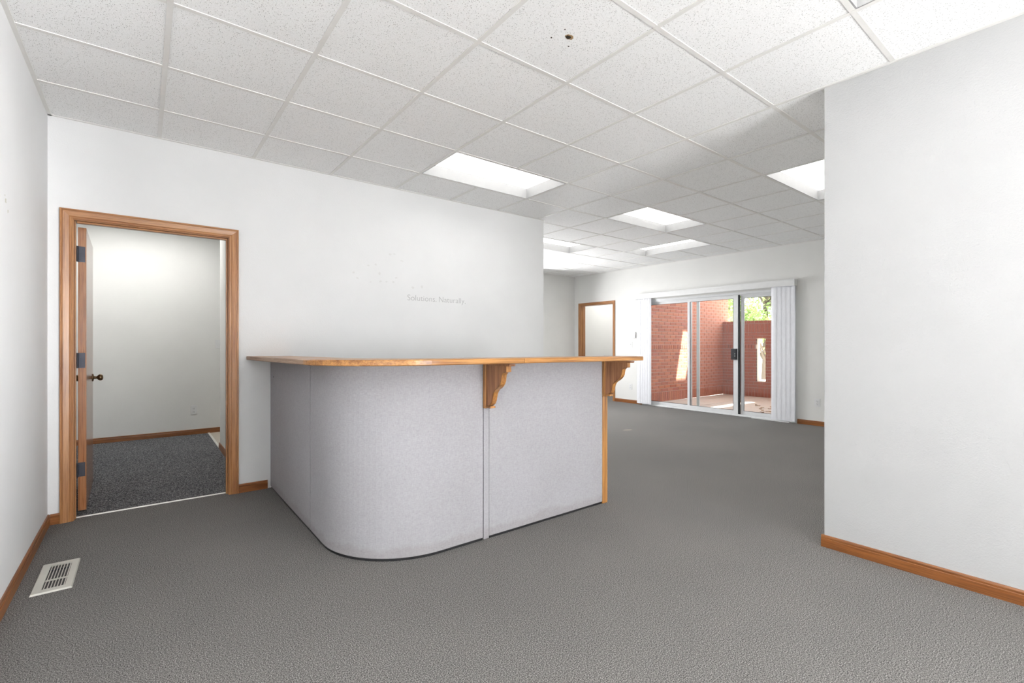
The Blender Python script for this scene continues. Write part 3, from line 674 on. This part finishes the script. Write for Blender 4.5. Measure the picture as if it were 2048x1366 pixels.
# ------------------------------------------------------------ patio
PZ = -.01
pat = thing('floor_patio', (9.5, 4, PZ-.1), 'pale concrete patio slabs outside the sliding door', 'patio', kind='structure')
xs_ = [XF+.14, 9.05, 10.3, 11.25]; ys_ = [.6, 2.7, 3.9, 5.0, 5.83]
box('joint_bed', XF+.14, 11.25, .6, 5.83, PZ-.1, PZ-.008, 'mortar', pat)
for a in range(3):
    for c in range(4): box('slab', xs_[a]+.006, xs_[a+1]-.006, ys_[c]+.006, ys_[c+1]-.006, PZ-.06, PZ, 'concrete', pat, .004)
struct(box('ground_outside', 11.25, 60, -30, 40, -.3, -.12, 'concrete'), 'pale ground beyond the patio wall', 'ground')
BWD, BHT, BDP, J = .194, .0577, .09, .010
def brick_wall(name, lab, o, ux, nrm, length, ztop, low, opening=None, keep=300):
    """o: lower left of the face, ux along the wall, nrm out of the face; every brick stands 6 mm proud of the mortar"""
    o, ux, nrm = Vector(o), Vector(ux), Vector(nrm); Z = Vector((0, 0, 1))
    w = thing(name, o + ux*length/2 - nrm*.1, lab, 'wall', kind='structure')
    zt_ = ztop
    bk = MB(); th = .19
    def bxl(m, u0, u1, z0, z1, d0, d1):
        f = lambda u, z, d: o + ux*u + Z*z - nrm*d
        m.prism([f(u0, z0, d0), f(u1, z0, d0), f(u1, z1, d0), f(u0, z1, d0)], [f(u0, z0, d1), f(u1, z0, d1), f(u1, z1, d1), f(u0, z1, d1)])
    if opening:
        a, b2, z0, z1 = opening
        bxl(bk, 0, a, 0, zt_-.004, .006, th); bxl(bk, b2, length, 0, zt_-.004, .006, th); bxl(bk, a, b2, 0, z0, .006, th); bxl(bk, a, b2, z1, zt_-.004, .006, th)
    else: bxl(bk, 0, length, 0, zt_-.004, .006, th)
    bk.build('mortar_core', 'mortar', w)
    cells = []                                   # (u0,u1,z0,z1,proud)
    def row(z0, h, wd, off=0.0, proud=0.0):
        u = -off
        while u < length:
            a, b2 = max(u, 0), min(u+wd, length)
            if b2-a > .03: cells.append((a+J/2, b2-J/2, z0+J/2, z0+h-J/2, proud))
            u += wd
    row(0, .203, .0677)
    z = .203; k = 0
    for _ in range(13): row(z, .0677, .203, .1015*(k % 2)); z += .0677; k += 1
    row(z, .0925, .0677, 0, .012); z += .0925
    if low:
        for _ in range(4): row(z, .0677, .203, .1015*(k % 2)); z += .0677; k += 1
        row(z, .203, .0677); z += .203; row(z, .0677, .0925); z += .0677
    else:
        while z + .0677 < ztop: row(z, .0677, .203, .1015*(k % 2)); z += .0677; k += 1
    if opening:
        a, b2, z0, z1 = opening; nc = []
        for u0, u1, c0, c1, pr in cells:
            if c1 <= z0+.02 or c0 >= z1-.02 or u1 <= a or u0 >= b2: nc.append((u0, u1, c0, c1, pr)); continue
            if a-u0 > .025: nc.append((u0, a, c0, c1, pr))
            if u1-b2 > .025: nc.append((b2, u1, c0, c1, pr))
        cells = nc
    def dist(c):
        p = o + ux*((c[0]+c[1])/2) + Z*((c[2]+c[3])/2); return (p-Vector((0, 0, CH))).length
    def seen(c):
        z = (c[2]+c[3])/2; return 0 if z < 2.35 else 1
    cells.sort(key=lambda c: (seen(c), dist(c)))
    protos = {}
    far = MB()
    for n, (u0, u1, z0, z1, pr) in enumerate(cells):
        if n >= keep: bxl(far, u0, u1, z0, z1, -pr, .05); continue
        key = (round(u1-u0, 3), round(z1-z0, 3), pr)
        m = MB(); 
        if key not in protos:
            bxl(m, u0, u1, z0, z1, -pr, .05); protos[key] = m.build('brick', 'brick', w, .003, seg=1)
        else:
            cen = o + ux*((u0+u1)/2) + Z*z0 - nrm*((.05-pr)/2)
            dup(protos[key], 'brick', cen, w)
    if len(cells) > keep: tag(far.build('brick_field', 'brick', w), kind='stuff')
    return w
brick_wall('wall_patio_left', 'tall red brick house wall on the left of the patio', (XF+.145, 5.83, PZ), (1, 0, 0), (0, -1, 0), 3.32, 2.98, False)
struct(box('wall_patio_upper', XF+.14, 11.2, 5.83, 6.0, 2.98, 4.2, 'brick'), 'red brick upper part of the house wall left of the patio', 'wall')
brick_wall('wall_patio_back', 'low red brick patio wall with a narrow slot', (10.9, 5.828, PZ), (0, -1, 0), (-1, 0, 0), 5.2, 1.722, True, opening=(5.83-5.056, 5.83-4.849, .35, 1.315))
struct(box('wall_patio_right', XF+.14, 11.1, .4, .6, PZ, 4.2, 'brick'), 'red brick wall closing the patio on the right', 'wall')
struct(box('wall_upper', XF, XF+.14, .4, 5.9, ZC+.2, 4.2, 'brick'), 'red brick upper wall above the sliding door', 'wall')
struct(box('wall_outside', XF+.1401, XF+.19, .6, SR-.01, PZ, 4.2, 'brick'), 'red brick outer face of the house right of the patio door', 'wall')
# unseen roof added over the patio; its two gaps shape the sun patches
RZ = 4.2
def roof_hit(x, y, z): k = (RZ-z); return x+.25*k, y-.8*k
g1 = roof_hit(9.28, 5.83, .90); g2 = roof_hit(9.15, 4.62, 0)
gaps = [(g1[0]-.19, g1[0]+.19, g1[1]-.46, g1[1]+.44), (g2[0]-.75, g2[0]+.75, g2[1]-.10, g2[1]+.12)]
gaps.sort(key=lambda g: g[2])
b = MB(); ycur = .4
for x0, x1, y0, y1 in gaps:
    y0 = max(y0, ycur+.02)
    b.box(XF+.0, 12.3, ycur, y0, RZ, RZ+.1); b.box(XF, x0, y0, y1, RZ, RZ+.1); b.box(x1, 12.3, y0, y1, RZ, RZ+.1); ycur = y1
b.box(XF, 12.3, ycur, 6.0, RZ, RZ+.1)
struct(b.build('sun_mask_roof', 'roof_mask'), 'unseen flat roof added over the patio, its gaps shaping the sun patches', 'roof')

# dry leaves by the door
lm = None; spots = []
while len(spots) < 26:
    x = random.uniform(8.25, 9.45); y = 3.45 + (x-8.3)*.55 + random.uniform(-.32, .30)
    if all((x-a)**2+(y-c)**2 > .15**2 for a, c in spots) or len(spots) == 0: spots.append((x, y))
    elif random.random() < .0005: break
for x, y in spots:
    if lm is None:
        m = MB(); pts = [(0, -.05, .004), (.018, -.02, .014), (.024, .012, .012), (.010, .04, .006), (0, .055, .016), (-.012, .038, .010), (-.026, .008, .016), (-.016, -.024, .008)]
        m.prism([Vector(p)+Vector((x, y, PZ)) for p in pts], [Vector(p)+Vector((x, y, PZ+.0015)) for p in pts]); lm = m.build('dry_leaf', 'dryleaf'); o = lm
        off = lm.location - Vector((x, y, PZ))
    else: o = dup(lm, 'dry_leaf', Vector((x, y, PZ+off.z)), None, random.uniform(0, 6.28))
    o.scale = [random.uniform(.8, 1.15)]*3
    o.location.z = PZ
    tag(o, 'curled brown dry leaf lying on the patio concrete', 'leaf', 'dry leaves on the patio')

# trees beyond the patio wall
def tree(x, y, h, r, n, mat, lab):
    t = thing('tree', (x, y, -.12), lab, 'tree', 'trees beyond the patio wall')
    tr = MB(); rings = []
    for k in range(7):
        f = k/6; rr = .16*(1-.75*f)
        rings.append([(x+.15*math.sin(f*3)+rr*math.cos(a*PI/4), y+.12*f+rr*math.sin(a*PI/4), -.12+f*h*.8) for a in range(8)])
    tr.loft(rings)
    hubs = []
    for k in range(26):
        a = random.uniform(0, 2*PI); e = random.uniform(-.75, .95); q = random.uniform(.35, .95)
        hub = Vector((x+r*q*math.cos(a)*math.sqrt(1-e*e*.8), y+r*q*math.sin(a)*math.sqrt(1-e*e*.8), h*.62+e*h*.40)); hubs.append(hub)
        s = Vector((x, y, max(.5, hub.z-.35*h*random.uniform(.3, .9)))); dirn = (hub-s)
        u = dirn.orthogonal().normalized(); w_ = dirn.normalized().cross(u)
        tr.loft([[s+dirn*f+(u*math.cos(q2*PI/2.5)+w_*math.sin(q2*PI/2.5))*(.05*(1-.8*f)) for q2 in range(5)] for f in (0, .5, 1)])
    tr.build('trunk', 'bark', t)
    vs, fs = [], []
    for k in range(n):
        hub = random.choice(hubs); R = r*.34
        p = hub + Vector((random.gauss(0, R*.5), random.gauss(0, R*.5), random.gauss(0, R*.42)))
        d = Vector((random.uniform(-1, 1), random.uniform(-1, 1), random.uniform(-.8, .5))).normalized(); s_ = d.orthogonal().normalized()
        s_ = (Matrix.Rotation(random.uniform(0, 6.28), 3, d) @ s_); L = random.uniform(.09, .17); b0 = len(vs)
        nn = d.cross(s_)*L*.12
        vs += [p, p+d*L*.5+s_*L*.28+nn, p+d*L, p+d*L*.5-s_*L*.28+nn]; fs += [(b0, b0+1, b0+2), (b0, b0+2, b0+3)]
    org = Vector((x, y, 0)); me = bpy.data.meshes.new('foliage'); me.from_pydata([v-org for v in vs], [], fs); me.materials.append(M[mat])
    o = bpy.data.objects.new('foliage', me); C.objects.link(o); place(o, org, t); tag(o, kind='stuff')
tree(18.0, 8.0, 5.2, 1.9, 15000, 'leaf', 'green leafy tree above the middle of the low patio wall')
tree(24.5, 14.5, 6.2, 2.6, 14000, 'leaf2', 'pale green tree at the end of the tall brick wall')
tree(28.0, 8.5, 6.4, 2.7, 14000, 'leaf2', 'pale green tree to the right above the patio wall')
